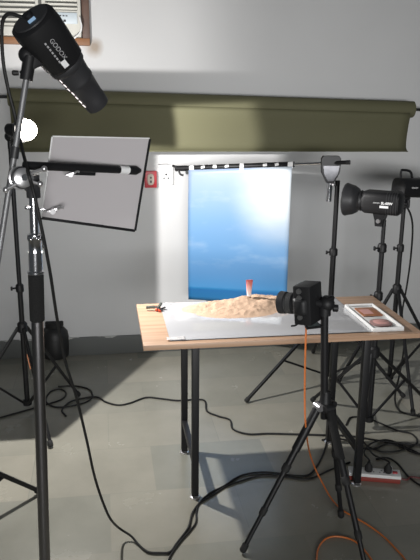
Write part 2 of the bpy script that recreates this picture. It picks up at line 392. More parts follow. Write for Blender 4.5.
for dx, dz, r in ((0, .016, .007), (-.014, -.008, .0055), (.014, -.008, .0055)): b.cyl(V((sc.x+dx, WY-.0115, sc.z+dz-.005)), V((sc.x+dx, WY-.0135, sc.z+dz-.005)), r, n=12)
b.link('pin_holes', DARKG, so)

# olive paper roll hung along the wall
ry = 4.255
L = at(8, 97, ry); R = at(413, 109.5, ry); rr = .052
roll = thing('paper_roll', (L+R)/2, 'olive green paper backdrop roll hung high along the wall', 'backdrop roll')
d = (R-L)
b = MB(); b.lathe(L, d, [(0, rr-.004), (.003, rr), (d.length-.003, rr), (d.length, rr-.004)], 32); b.link('rolled_paper', GREENP, roll)
b = MB(); b.cyl(L-d.normalized()*.12, R+d.normalized()*.22, .009); b.link('core_rod', BLACKM, roll)
for e in (L-d.normalized()*.09, R+d.normalized()*.165):
    b = MB(); b.bar(V((e.x, WY-.002, e.z+.01)), V((e.x, e.y-.02, e.z-.022)), .014, .016); b.box(V((e.x, WY-.004, e.z+.02)), .05, .008, .11, None, .002); b.link('bracket', BLACKM, roll)
b = MB(); nx = 40
zb0, zb1 = at(150, 151, 4.26).z, at(410, 151, 4.26).z
prof = [(0, -.046, 0), (.10, -.050, 0), (.25, -.038, 0), (.45, -.026, 0), (.62, -.018, 0), (.78, -.016, 0), (.90, -.022, 0), (.965, -.036, 0), (1.0, -.060, 0)]
gr = []
for i in range(nx+1):
    t = i/nx; x = L.x+.012+(R.x-L.x-.05)*t; zc = L.z+(R.z-L.z)*t; zb = zb0+(zb1-zb0)*max(0, (x-at(150, 151, 4.26).x))/(R.x-at(150, 151, 4.26).x)
    col = []
    for s_, dy, _ in prof:
        wv = .006*math.sin(t*9+s_*3)*s_
        col.append(b.bm.verts.new(V((x, ry+dy+wv, zc-.02-(zc-.02-zb)*s_))))
    gr.append(col)
for i in range(nx):
    for j in range(len(prof)-1): b.bm.faces.new((gr[i][j], gr[i+1][j], gr[i+1][j+1], gr[i][j+1]))
hp = b.link('hanging_sheet', GREENP, roll, sharp=80)
sd = hp.modifiers.new('thickness', 'SOLIDIFY'); sd.thickness = .0015

# ------------------------------------------------------------------ table
TX0, TX1, TY0, TY1, TH = .134, 1.307, 2.508, 3.069, .75
tb = thing('work_table', V(((TX0+TX1)/2, (TY0+TY1)/2, 0)), 'wood topped table on black square metal legs', 'table')
b = MB(); b.box(V(((TX0+TX1)/2, (TY0+TY1)/2, TH-.011)), TX1-TX0, TY1-TY0, .022, None, .0025); b.link('tabletop', WOOD, tb)
lx = (.352, 1.095); ly = (2.593, 2.985)
for x in lx:
    for y in ly:
        b = MB(); b.box(V((x, y, .37)), .03, .03, .715, None, .002); lg = b.link('leg', BLACKM, tb)
        b = MB(); b.lathe(V((x, y, 0)), Z, [(0, .022), (.006, .022), (.010, .010), (.016, .010)], 16); tag(b.link('foot_glide', SILVER, lg), 'metal foot glide')
    b = MB(); b.box(V((x, sum(ly)/2, .17)), .025, ly[1]-ly[0]-.03, .025, None, .002); b.link('stretcher', BLACKM, tb)
    b = MB(); b.box(V((x, sum(ly)/2, .715)), .028, ly[1]-ly[0]-.03, .025, None, .002); b.link('top_rail', BLACKM, tb)

# acrylic sheet on the table
S0, S1, SY0, SY1, SZ = .243, 1.105, 2.545, 3.058, TH+.0005
b = MB(); b.box(V(((S0+S1)/2, (SY0+SY1)/2, SZ+.0016)), S1-S0, SY1-SY0, .0032, None, .0006)
b.bm.normal_update()
asheet = b.link('acrylic_sheet', SHEET); asheet.data.materials.append(CLEARBODY)
for pf in asheet.data.polygons:
    if pf.normal.z < .5: pf.material_index = 1
tag(asheet, 'glossy acrylic sheet lying on the wooden tabletop under the sand', 'acrylic sheet')
ST = SZ+.0032
def crumple(c, sx, sy, label, seed):
    b = MB(); n = 12; g = []
    for i in range(n+1):
        row = []
        for j in range(n+1):
            x = c.x+(i/n-.5)*sx; y = c.y+(j/n-.5)*sy
            h = .0018+.006*max(0, noise.noise(V((x*60+seed, y*60, 0))))
            row.append(b.bm.verts.new(V((x, y, c.z+h))))
        g.append(row)
    for i in range(n):
        for j in range(n): b.bm.faces.new((g[i][j], g[i+1][j], g[i+1][j+1], g[i][j+1]))
    o = b.link('clear_tape', CLEAR); o.modifiers.new('thickness', 'SOLIDIFY').thickness = .0006; tag(o, label, 'tape', 'clear tape on the acrylic sheet')
p = fl(176, 339, ST); crumple(V((p.x, p.y+.004, ST)), .075, .035, 'crinkled clear tape at the near left corner of the acrylic sheet', 3)
p = fl(168, 303.5, ST); crumple(V((p.x, p.y-.006, ST)), .05, .02, 'small clear tape at the far left corner of the acrylic sheet', 9)

# sand pile on the sheet
b = MB(); nx, ny = 90, 56
SX0, SX1, sy0, sy1 = .335, .90, 2.735, 3.05
def sandh(x, y):
    h = 0
    for cx, cy, ax_, ay_, hh in ((.66, 2.945, .22, .105, .041), (.50, 2.945, .165, .085, .030), (.79, 2.94, .13, .09, .036), (.58, 2.88, .19, .09, .024), (.41, 2.945, .085, .05, .010), (.72, 2.97, .14, .08, .042)):
        r2 = ((x-cx)/ax_)**2+((y-cy)/ay_)**2
        if r2 < 1: h = max(h, hh*(1-r2)**1.15)*.75+.25*(h+hh*(1-r2)**1.2) if h > 0 else hh*(1-r2)**1.15
    if h > 0:
        h *= 1+.34*noise.noise(V((x*18, y*26, 1.3)))
        h += min(1, h/.012)*(.0050*noise.noise(V((x*42, y*48, 4.0)))+.0030*noise.noise(V((x*90, y*95, 7.0))))
    return max(0, h)
g = []
for i in range(nx+1):
    row = []
    for j in range(ny+1):
        x = SX0+(SX1-SX0)*i/nx; y = sy0+(sy1-sy0)*j/ny; row.append((b.bm.verts.new(V((x, y, ST+sandh(x, y)))), sandh(x, y)))
    g.append(row)
for i in range(nx):
    for j in range(ny):
        q = (g[i][j], g[i+1][j], g[i+1][j+1], g[i][j+1])
        if max(k[1] for k in q) > .0006: b.bm.faces.new([k[0] for k in q])
loose = [v for v in b.bm.verts if not v.link_faces]
bmesh.ops.delete(b.bm, geom=loose, context='VERTS')
sand = b.link('sand_pile', SAND, sharp=180); tag(sand, 'pile of golden beach sand on the acrylic sheet', 'sand', kind='stuff')

# cream tube planted in the sand, crimp up
tp = V((.650, 2.945, 0)); zt = ST+sandh(tp.x, tp.y)-.006
tu = thing('cosmetic_tube', V((tp.x, tp.y, zt)), 'small red and white squeeze tube standing upright in the sand', 'tube')
b = MB(); b.loft(V((tp.x, tp.y, zt+.014)), Z, [(0, .0095, .0095, 2), (.012, .0105, .0102, 2), (.035, .0125, .009, 2.2), (.058, .0148, .0055, 2.6), (.070, .0160, .0014, 4), (.078, .0162, .0012, 4)], V((0, -1, 0)), 24); b.link('tube_body', TUBE, tu)
b = MB(); b.lathe(V((tp.x, tp.y, zt)), Z, [(0, .0085), (.012, .0090), (.0145, .0085)], 20); tag(b.link('cap', mat('brown_cap', (.30, .17, .08), .4, var=.1), tu), 'brown cap at the bottom')

# spring clamp
cp_ = fl(156, 311, TH); cl = thing('spring_clamp', V((cp_.x, cp_.y, TH)), 'grey spring clamp with orange tips lying at the left end of the table', 'clamp')
cz = TH+.014; A = V((cp_.x+.002, cp_.y, cz))
b = MB()
b.tube([A+V((.006, 0, 0)), A+V((-.014, .006, .004)), A+V((-.036, .012, .001)), A+V((-.046, .012, .001))], .0075, 8)
b.tube([A+V((.006, 0, 0)), A+V((.016, .010, .008)), A+V((.024, .020, .016))], .007, 8); b.link('handle', GREYCLIP, cl)
b = MB(); b.tube([A, A+V((.012, -.012, -.004)), A+V((.028, -.016, -.006))], .0065, 8); b.tube([A+V((.004, 0, 0)), A+V((.022, .0, -.004)), A+V((.042, .004, .002))], .0045, 8); b.link('jaw', DARKG, cl)
b = MB(); b.cyl(A+V((.0, -.011, -.006)), A+V((.0, .010, .004)), .0062, n=12); b.cyl(A+V((.006, -.013, -.006)), A+V((.020, -.014, -.007)), .0068, n=12); tag(b.link('jaw_pad', ORTIP, cl), 'orange rubber pad')

# white tray with two packets
q = [fl(346, 307, TH+.01), fl(376, 333, TH+.01), fl(401, 326, TH+.01), fl(371, 304, TH+.01)]
ctr = sum(q, V())/4; ctr.z = TH
d1 = (q[1]-q[0]+q[2]-q[3]); d1.z = 0; ln1 = d1.length/2; d1.normalize(); d2 = V((-d1.y, d1.x, 0))
ln2 = abs(((q[3]-q[0]+q[2]-q[1])/2).dot(d2))
rotT = Matrix((d1, d2, Z)).transposed()
tr = thing('shallow_tray', ctr, 'white shallow tray with two packets at the right of the table', 'tray')
b = MB(); b.box(ctr+Z*.004, ln1, ln2, .007, rotT, .002); b.link('base', WHITEP, tr)
b = MB()
for sgn in (-1, 1):
    b.box(ctr+d1*sgn*(ln1/2-.003)+Z*.010, .006, ln2, .018, rotT, .002); b.box(ctr+d2*sgn*(ln2/2-.003)+Z*.010, ln1-.012, .006, .018, rotT, .002)
b.link('rim', WHITEP, tr)
def rp(u, v, z=.0): return ctr+d1*u*ln1+d2*v*ln2+Z*z
pk = thing('sachet', rp(-.2, .05, .0085), 'reddish brown sachet with white label, farther one in the white tray', 'packet')
b = MB(); b.box(rp(-.2, .05, .0115), ln1*.34, ln2*.66, .006, rotT, .002); b.link('wrapper', BROWNP, pk)
b = MB(); b.box(rp(-.18, -.05, .0149), ln1*.20, ln2*.34, .0008, rotT); tag(b.link('front_label', PINK, pk), 'pale pink label')
pk = thing('compact', rp(.25, 0, .0085), 'oval pink brown compact, nearer one in the white tray', 'packet')
b = MB(); b.loft(rp(.26, 0, .0078), Z, [(0, ln2*.33, ln1*.13, 2.4), (.006, ln2*.34, ln1*.135, 2.4), (.009, ln2*.31, ln1*.12, 2.4)], d1*-1, 32); b.link('case', mat('mauve_plastic', (.33, .20, .19), .35, var=.15), pk)
b = MB(); b.loft(rp(.26, 0, .0168), Z, [(0, ln2*.25, ln1*.09, 2.4), (.0012, ln2*.24, ln1*.085, 2.4)], d1*-1, 32); b.link('lid_inset', PINK, pk)

# ------------------------------------------------------------------ printed backdrop on its crossbar
bl = at(178, 168.5, 4.27); bR = at(330, 163, 3.72)
bd = (bR-bl); bdn = bd.normalized()
def on_bar(px):                          # point of the crossbar seen in that column
    best = min((abs((lambda P: 210+F_PX*(P-CO).dot(CR)/(P-CO).dot(_fw))(bl+bd*t/400.0)-px), t) for t in range(-40, 480)); return bl+bd*best[1]/400.0
cb = thing('crossbar', (bl+bR)/2, 'black and chrome crossbar carrying the blue printed sheet', 'bar')
b = MB(); b.cyl(on_bar(183), on_bar(294), .0165, n=20); b.link('thick_tube', BLACKM, cb)
b = MB(); b.cyl(on_bar(293), on_bar(322), .010, n=16); tag(b.link('thin_tube', CHROME, cb), 'chrome inner tube')
b = MB(); b.cyl(on_bar(321), on_bar(346), .0115, n=16); b.link('end_tube', BLACKM, cb)
b = MB(); b.cyl(on_bar(346), on_bar(350), .0125, n=16); b.link('end_cap', DARKG, cb)
e = on_bar(180)
b = MB(); b.cyl(on_bar(176), on_bar(186.5), .018, n=20); b.tube([e+V((-.01, -.005, -.01)), e+V((0, -.012, -.035)), e+V((.02, -.012, -.042))], .006); b.bar(e+V((-.02, 0, .004)), e+V((-.045, .02, .016)), .012, .012); b.link('end_hook', BLACK, cb)
nl = V((on_bar(177).x-.012, WY-.001, on_bar(177).z+.012))
b = MB(); b.tube([nl+V((-.10, -.006, .004)), nl+V((-.05, -.008, .008)), nl, on_bar(178)+V((-.01, .0, .004))], .0025); tag(b.link('tie_wire', SILVER), 'thin pale wire tying the crossbar end to the wall', 'wire')
pL, pR_ = on_bar(190), on_bar(293.2)
nrm = V((bdn.y, -bdn.x, 0)).normalized()         # towards the camera
b = MB(); nx, ny = 24, 34; H_ = .84; g = []
uvs = {}
for i in range(nx+1):
    row = []
    for j in range(ny+1):
        s_ = i/nx; t = j/ny; P = pL.lerp(pR_, s_)
        P = P+nrm*(.0195+.006*math.sin(t*2.6)+.003*math.sin(s_*7+t*4))-Z*(H_*t+.0105)
        v = b.bm.verts.new(P); row.append(v); uvs[v] = (s_, 1-t)
    g.append(row)
uvl = b.bm.loops.layers.uv.new('UVMap')
for i in range(nx):
    for j in range(ny):
        f = b.bm.faces.new((g[i][j], g[i][j+1], g[i+1][j+1], g[i+1][j]))
        for lp in f.loops: lp[uvl].uv = uvs[lp.vert]
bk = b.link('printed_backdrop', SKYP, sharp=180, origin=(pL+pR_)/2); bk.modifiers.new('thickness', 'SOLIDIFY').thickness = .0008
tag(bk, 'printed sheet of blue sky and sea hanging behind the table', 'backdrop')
where = ['first from the left end', 'second from the left end', 'third from the left end', 'fourth from the left end', 'at the middle, the longest strip', 'third from the right end', 'second from the right end', 'at the right end of the print']
for k, (px, w_, h_) in enumerate(((193, .026, .030), (204, .022, .012), (216, .022, .014), (228, .022, .012), (243, .022, .046), (266, .022, .014), (278, .020, .014), (291.5, .026, .032))):
    P = on_bar(px); b = MB(); rt_ = Matrix((bdn, nrm*-1, Z)).transposed()
    dz = .004 if h_ < .02 else -.002-(h_-.03)*.5
    tilt = rt_ @ Matrix.Rotation(random.uniform(-.25, .25), 3, 'Y')
    b.box(P+nrm*.0190+Z*dz, w_*1.2, .0012, h_*1.15, tilt, .0004)
    b.box(P+nrm*.006+Z*.0175, w_*.9, .026, .0012, rt_, .0004)
    tag(b.link('tape_strip', TAPE, origin=P), 'white tape strip on the crossbar, '+where[k], 'tape', 'tape strips along the crossbar')

# ------------------------------------------------------------------ light stands
def light_stand(name, label, foot, top_z, hub_z, tips, r=.015, low_z=.06, joints=(), cat='light stand', leg_r=.009, lean=V((0, 0, 0)), top_mat=BLACKM):
    t = thing(name, V((foot.x, foot.y, 0)), label, cat)
    up = lambda z: V((foot.x, foot.y, 0))+lean*z+Z*z
    js = [low_z-.02]+sorted(joints)+[top_z]
    for k in range(len(js)-1):
        b = MB(); b.cyl(up(js[k]), up(js[k+1]), r*(1-.16*k)); b.link('column', top_mat if k == len(js)-2 else BLACKM, t)
    for z in joints:
        b = MB(); b.lathe(up(z-.022), Z, [(0, r*1.25), (.004, r*1.5), (.036, r*1.5), (.044, r*1.2)], 18); co = b.link('collar', BLACK, t)
        b = MB(); k0 = up(z)+V((-r*1.2, 0, 0)); b.cyl(k0, k0+V((-.02, -.006, 0)), .005); b.box(k0+V((-.024, -.007, 0)), .010, .012, .022, None, .003); b.link('knob', BLACK, co)
    b = MB(); b.lathe(up(hub_z-.03), Z, [(0, r*1.3), (.006, r*1.9), (.05, r*1.9), (.06, r*1.3)], 20); b.link('hub', BLACK, t)
    b = MB(); b.lathe(up(low_z-.018), Z, [(0, r*1.2), (.004, r*1.7), (.03, r*1.7), (.036, r*1.2)], 20); b.link('brace_collar', BLACK, t)
    for tip in tips:
        tip = V((tip.x, tip.y, leg_r+.004)); dr = (tip-up(hub_z)); h0 = V((dr.x, dr.y, 0)).normalized()
        a = up(hub_z)+h0*r*1.6
        b = MB(); b.bar(a, tip, leg_r*1.9, leg_r*1.9, None, leg_r*.5); lg = b.link('leg', BLACKM, t)
        dd = (tip-a).normalized()
        b = MB(); b.lathe(tip-dd*.025, dd, [(0, leg_r*1.25), (.004, leg_r*1.5), (.024, leg_r*1.5), (.030, leg_r*1.1)], 14); b.link('rubber_foot', RUBBER, lg)
        mid = a.lerp(tip, .55)
        b = MB(); b.bar(up(low_z)+h0*r*1.4, mid, leg_r*1.3, leg_r*1.3, None, leg_r*.3); b.link('brace', BLACKM, t)
    return t, up

# stand of the crossbar
fB = at(333, 260, 3.72); fB.z = 0
tA = fl(246, 403); v = tA-fB; rot = lambda v, a: V((v.x*math.cos(a)-v.y*math.sin(a), v.x*math.sin(a)+v.y*math.cos(a), 0))
hubB = at(329, 312, 3.72).z
joint = at(333.5, 252, 3.72).z
clampz = on_bar(331).z
stB, upB = light_stand('backdrop_stand', 'black tripod stand under the right end of the crossbar', fB, clampz-.10, hubB, [tA, fB+rot(v, 2*PI/3)*.8, fB+rot(v, -2*PI/3)*.8], r=.0165, joints=(joint,))
cb2 = on_bar(331); ax = bdn
hd = thing('crossbar_clamp', V((fB.x, fB.y, clampz-.13)), 'black and silver clamp head gripping the right end of the crossbar', 'clamp')
vx = V((CR.x, CR.y, 0)).normalized(); vy = V((-vx.y, vx.x, 0))
def hp_(u, z, w=0): return V((cb2.x, cb2.y, clampz))+vx*u*1.08+Z*z*1.18+vy*w
b = MB(); b.prism([hp_(u, z, -.02) for u, z in ((-.050, .022), (-.042, .034), (.040, .034), (.050, .022), (.050, -.015), (.047, -.045), (.030, -.075), (.018, -.095), (-.018, -.095), (-.030, -.075), (-.047, -.045), (-.050, -.015))], vy*.04); b.link('housing', DARKG, hd)
b = MB(); b.prism([hp_(u, z, -.025) for u, z in ((-.042, -.012), (.042, -.012), (.036, -.05), (.014, -.085), (-.014, -.085), (-.036, -.05))], vy*.006); tag(b.link('face_plate', mat('dark_grey_metal', (.13, .13, .14), .35, .7, var=.3, vscale=20), hd), 'grey metal lower face')
b = MB(); b.cyl(hp_(0, -.09), hp_(-.002, -.185), .017); b.link('socket_tube', CHROME, hd)
b = MB(); b.cyl(hp_(.01, -.10, -.015), hp_(.014, -.10, -.04), .006); b.sphere(hp_(.014, -.10, -.044), .010); b.link('knob', SILVER, hd)

# LED light and stand on the right
fE = at(374, 352, 3.10); fE.z = 0
hubE = at(375, 352, 3.10).z
ledz = at(376, 203, 3.10).z
stE, upE = light_stand('light_stand', 'black tripod stand behind the right end of the table carrying the round reflector light', fE, ledz-.085, hubE, [fl(426, 402), fl(312, 402), fl(361, 433)], r=.015, joints=(at(378, 248, 3.1).z, at(376, 296, 3.1).z))
b = MB()
axL = V((-.78, .625, .0)).normalized(); lc = V((fE.x-.026, fE.y, ledz+.004)); sideL = V((-axL.y, axL.x, 0))  # sideL: screen-away
led = thing('studio_light', V((fE.x, fE.y, ledz-.09)), 'black LED studio light with a round reflector facing the blue print', 'studio light')
b.loft(lc-axL*.105, axL, [(0, .044, .044, 4), (.006, .054, .052, 4), (.02, .058, .056, 4), (.17, .058, .056, 4), (.185, .053, .051, 3), (.19, .045, .045, 2)], Z, 32); body = b.link('housing', BLACK, led)
b = MB()
for k in range(5): b.loft(lc-axL*(.092-.012*k), axL, [(0, .0592, .0572, 4), (.004, .0592, .0572, 4)], Z, 32)
b.link('cooling_ribs', DARKG, body)
b = MB(); b.lathe(lc+axL*.083, axL, [(0, .045), (.012, .052), (.016, .046), (.03, .046)], 28); b.link('mount_ring', DARKG, led)
b = MB()
prf = [(.108, .046), (.114, .060), (.135, .072), (.165, .079), (.171, .0815), (.175, .0805), (.165, .075), (.135, .068), (.117, .054), (.112, .0385)]
b.lathe(lc, axL, prf, 40, cap0=False, cap1=True); b.link('reflector', DARKG, led)
b = MB(); b.lathe(lc, axL, [(.112, .034), (.120, .030), (.124, .018)], 24); chip = b.link('led_chip', LEDEMIT, led)
b = MB()
b.prism([lc+axL*(u-.005)+Z*z+sideL*.032 for u, z in ((-.03, -.054), (.03, -.054), (.02, -.085), (.016, -.115), (-.016, -.115), (-.02, -.085))], sideL*-.064); yk = b.link('mount_bracket', BLACKM, led)
toward = sideL if sideL.y < 0 else -sideL
b = MB(); kk = lc+axL*-.005+Z*-.088+toward*.03; b.cyl(kk, kk+toward*.012, .012, .010); b.link('tilt_screw', SILVER, yk)
# lettering on the housing
fc = lc+toward*.0588; xd = -axL if (-axL).x > 0 else axL
text_mesh('GODOX', .0085, fc-xd*.004+Z*.003, xd, Z, WHITETXT, led, 'lettering')
text_mesh('SL-60W', .0165, fc+xd*.046+Z*.003, xd, Z, WHITETXT, led, 'lettering', .0006)
b = MB(); b.box(fc+xd*.034-Z*.014, .042, .0008, .011, Matrix((xd, -toward, Z)).transposed(), .0002); pl = b.link('model_plate', WHITETXT, led)

# second head at far right, with snoot pointing out of the picture
fF = at(396, 300, 3.62); fF.z = 0
z2 = at(400, 196, 3.62).z
stF, upF = light_stand('light_stand', 'black tripod stand at the right edge of the photo carrying the flash with top handle', fF, z2-.07, at(397, 289, 3.62).z, [fl(338, 384), fl(445, 378), fl(413, 416)], r=.014, joints=(at(399, 248, 3.62).z,))
c2 = at(402.5, 187.5, 3.62)
fl2 = thing('snoot_flash', V((fF.x, fF.y, z2-.08)), 'black flash with carry handle and long snoot at the right edge of the photo', 'studio light')
a2 = V((.93, .34, -.06)).normalized(); s2 = V((a2.y, -a2.x, 0)).normalized()
b = MB(); b.loft(c2-a2*.04, a2, [(0, .040, .042, 3), (.008, .054, .054, 3), (.16, .056, .056, 3), (.17, .05, .05, 2)], Z, 28); b.link('housing', BLACK, fl2)
b = MB(); b.lathe(c2+a2*.128, a2, [(0, .058), (.03, .056), (.26, .042), (.30, .043)], 28); b.link('snoot', BLACKM, fl2)
b = MB(); b.tube([c2+Z*.05-a2*.02, c2+Z*.092-a2*.02, c2+Z*.098+a2*.0, c2+Z*.09+a2*.05, c2+Z*.052+a2*.07], .007, 8, 5); b.link('carry_handle', BLACK, fl2)
b = MB(); b.bar(c2-Z*.05+a2*.03, c2-Z*.115+a2*.0, .05, .045); b.cyl(c2-Z*.09+s2*.02, c2-Z*.09+s2*.055, .010); b.cyl(c2-Z*.13, c2-Z*.07, .016); yk = b.link('mount_bracket', BLACKM, fl2)
b = MB(); b.box(c2-Z*.085+s2*.058, .012, .012, .045, None, .003); b.link('tilt_lever', BLACK, yk)
text_mesh('GODOX', .013, c2+s2*.0565+a2*.04+Z*.004, a2, Z, WHITETXT, fl2, 'lettering')
b = MB(); b.tube([at(401, 206, 3.58), at(408, 209, 3.56), at(412.5, 225, 3.6), at(411, 255, 3.65), at(407, 285, 3.7), at(402, 315, 3.7), at(404, 345, 3.66), at(400, 372, 3.6), fl(395, 396, .03), fl(398, 409, .006), fl(408, 414, .006), fl(425, 417, .006)], .0055, 8, 8)
tag(b.link('power_cable', CABLE), 'black cable hanging from the flash with the carry handle', 'cable')

# lamp with bare bulb on the left stand
fC = fl(28, 412); fC.z = 0
stC, upC = light_stand('light_stand', 'black tripod stand at left behind the chrome stand, under the burning bare bulb', fC, 1.46, at(23, 327, fC.y).z, [fl(79, 397), fl(51, 448), fl(-40, 425)], r=.014, joints=(at(21, 288, fC.y).z,))
LP = V((-.327, 3.25, 1.545)); dn = V((.858, -.514, 0)).normalized()
lp = thing('flash_lamp', V((fC.x, fC.y, 1.42)), 'small studio lamp with its bare bulb burning, on the left stand', 'studio light')
b = MB(); b.cyl(upC(1.44), upC(1.53), .013); b.tube([upC(1.50), upC(1.52)+V((.03, -.15, 0)), LP-dn*.10-Z*.05], .010, 10); b.sphere(upC(1.50), .026); b.link('arm', BLACKM, lp)
b = MB(); b.lathe(LP-dn*.125, dn, [(0, .024), (.006, .028), (.035, .028), (.045, .026), (.055, .026)], 28); b.link('housing', BLACK, lp)
b = MB(); b.lathe(LP-dn*.075, dn, [(0, .030), (.010, .044), (.024, .054), (.034, .058), (.034, .055), (.024, .050), (.012, .038), (.006, .02)], 36); b.link('reflector', DARKG, lp)
b = MB(); bmesh.ops.create_icosphere(b.bm, subdivisions=3, radius=.048)
for v_ in b.bm.verts: v_.co += LP-dn*.02
tag(b.link('bulb', BULB, lp), 'glowing bare bulb')
b = MB(); b.cyl(LP-dn*.09, LP-dn*.05, .014); b.link('bulb_socket', WHITEP, lp)

# off-frame stand whose leg and brace reach into the left edge
fD = fl(-44, 530); fD.z = 0
hz = .33
light_stand('light_stand', 'black tripod stand at the lower left edge, showing only one leg and brace', fD, 1.15, hz, [fl(40, 494), fD+V((-.42, .2, 0)), fD+V((-.15, -.42, 0))], r=.016, joints=(.75,), leg_r=.010)

# ------------------------------------------------------------------ foreground chrome stand with grip, boom, board
FY = 1.80
ptop, pbot = at(33, 186, FY), at(45, 560, FY)
pd = (pbot-ptop).normalized(); pfoot = ptop+pd*((ptop.z)/-pd.z)
px_r = lambda w, P: w/2*((P-CO).dot(_fw))/F_PX
cs = thing('chrome_stand', V((pfoot.x, pfoot.y, 0)), 'tall chrome stand in the left foreground with a black foam sleeve', 'stand')
def pp(py): # point of the pole at the picture height py
    lo, hi = 0.0, 2.0
    for _ in range(40):
        m_ = (lo+hi)/2; P = ptop+pd*m_; y_ = 280-F_PX*(P-CO).dot(CU)/(P-CO).dot(_fw)
        if y_ < py: lo = m_
        else: hi = m_
    return ptop+pd*lo
for (y0, y1, w_, nm, mt) in ((188, 236, 9, 'upper_tube', CHROME), (252, 272, 13.5, 'middle_tube', CHROME), (318, None, 12, 'lower_tube', STEEL)):
    P0, P1 = pp(y0), (pp(y1) if y1 else pfoot+Z*.03)
    b = MB(); b.cyl(P0, P1, px_r(w_, P0)*(1 if y1 else 1.0), None, 24); b.link(nm, mt, cs)
b = MB(); b.lathe(pp(233), pd, [(0, px_r(9, ptop)), (.004, px_r(15, ptop)), (.016, px_r(15.5, ptop)), (.022, px_r(13, ptop)), (.052, px_r(13, ptop)), (.056, px_r(14, ptop))], 28); co = b.link('collar', CHROME, cs)
k0 = pp(238); b = MB()
for dx in (-.008, .012): b.sphere(k0+V((dx, -px_r(14, ptop), 0)), .0055)
b.link('set_screw', CHROME, co)
b = MB(); b.bar(pp(236)+V((.022, -.008, 0)), pp(248)+V((.024, -.008, 0)), .008, .008); b.link('lever', CHROME, co)
b = MB(); b.lathe(pp(270), pd, [(0, px_r(13, ptop)), (.003, px_r(17, ptop)), (.009, px_r(17, ptop)), (.012, px_r(15, ptop))], 28); b.link('lower_ring', CHROME, cs)
b = MB(); P0 = pp(274); b.lathe(P0, pd, [(0, px_r(14, ptop)), (.003, px_r(16, ptop)), ((pp(321)-P0).length-.003, px_r(15.5, ptop)), ((pp(321)-P0).length, px_r(13, ptop))], 28); tag(b.link('foam_sleeve', FOAM, cs), 'black foam sleeve')
b = MB(); b.box(pp(207)+V((-.014, -.006, 0)), .016, .010, .010, None, .003); b.box(pp(209)+V((.020, -.006, 0)), .022, .007, .005, None, .002); b.link('thumb_screw', CHROME, cs)
for a in (.5, .5+2*PI/3, .5+4*PI/3):
    h0 = V((math.cos(a), math.sin(a), 0)); b = MB(); b.tube([pfoot+Z*.20, pfoot+Z*.20+h0*.08, pfoot+Z*.03+h0*.17, pfoot+Z*.012+h0*.34], .0115, 10); b.link('leg', CHROME, cs)
# grip head: two knurled discs with handles
gc = at(20, 178, FY-.005)
gb = MB(); gb.sphere(gc, .018)
gh = gb.link('grip_head', DARKG, cs)
ga = V((.35, -.90, .12)).normalized()
for k, (o_, r_, m_) in enumerate(((-.006, .030, SILVER), (.012, .028, DARKG), (.026, .025, SILVER))):
    b = MB(); b.lathe(gc+ga*o_, ga, [(0, r_*.8), (.003, r_), (.011, r_), (.014, r_*.8)], 32); b.link('disc', m_, gh)
b = MB(); b.cyl(gc-ga*.045, gc+ga*.045, .008); b.link('axle', CHROME, gh)
for (dx, dz, L_) in ((-.045, -.03, 1), (.052, .022, 1), (.05, -.02, .8)):
    b = MB(); b.tube([gc+ga*.03, gc+ga*.035+V((dx*.5, 0, dz*.6)), gc+ga*.035+V((dx, 0, dz))*L_], .0045, 8); b.sphere(gc+ga*.035+V((dx, 0, dz))*L_, .008); b.link('handle', SILVER, gh)
b = MB(); b.bar(gc+V((.0, .012, .0)), ptop+V((0, 0, -.01)), .026, .026); b.cyl(ptop-Z*.03, ptop+Z*.028, .018); b.link('neck', DARKG, gh)
# tilted silver boom through the grip head
b0, b1 = at(28, 68, FY+.06), at(-8, 298, FY+.02)
BOOMG = mat('satin_grey_metal', (.22, .22, .225), .5, .6, var=.1)
b = MB(); b.cyl(b0, b1, px_r(6.2, b0), None, 18)
bo = thing('boom_pole', b1, 'slanted silver pole holding the snooted flash at upper left', 'pole')
b.link('tube', BOOMG, bo)
b = MB(); q_ = b0.lerp(b1, .33); b.cyl(q_, q_+(b1-b0).normalized()*.03, px_r(9, b0)); b.link('collar', DARKG, bo)
# black arm to the right
a0, a1 = at(38, 166, FY+.02), at(137, 170.5, FY+.22)
ar = thing('extension_rod', a0, 'black arm reaching right from the grip head across the white board', 'arm')
ad_ = (a1-a0)
b = MB(); b.cyl(a0-ad_*.12, a0+ad_*.84, px_r(8.5, a0), None, 20); b.link('rod', BLACKM, ar)
b = MB(); b.cyl(a0+ad_*.80, a0+ad_*.90, px_r(8.8, a0), None, 20); tag(b.link('tape_band', TAPE, ar), 'white tape band')
b = MB(); b.lathe(a0+ad_*.90, ad_, [(0, .008), (.003, .0125), (.028, .0135), (.036, .010), (.046, .006)], 20); b.link('end_knob', BLACK, ar)
# board
bTL, bTR, bBR, bBL = at(53, 137, FY+.115), at(150, 139, FY+.255), at(136, 231, FY+.225), at(42, 218, FY+.095)
nb = (bTR-bTL).cross(bBL-bTL).normalized()
if nb.y < 0: nb = -nb
bw = thing('reflector_board', (bTL+bBR)/2, 'white glossy board with a thin black edge held on the black arm at left', 'board')
# keep the four corners in one plane
bTR, bBL = [P-nb*(P-bTL).dot(nb) for P in (bTR, bBL)]; bBR = bBR-nb*(bBR-bTL).dot(nb)
b = MB(); b.prism([bTL, bTR, bBR, bBL], nb*.005); b.link('panel', BOARDW, bw)
b = MB()
for P, Q in ((bTR, bBR), (bBR, bBL)): b.bar(P+nb*.0025, Q+nb*.0025, .0085, .0055, nb, .0008)
b.link('edge_trim', BLACK, bw)
b = MB(); b.bar(bTL+nb*.0025, bTR+nb*.0025, .0072, .0018, nb, .0004); b.bar(bTL+nb*.0025, bBL+nb*.0025, .0072, .0018, nb, .0004); b.link('pale_edge', WHITEP, bw)
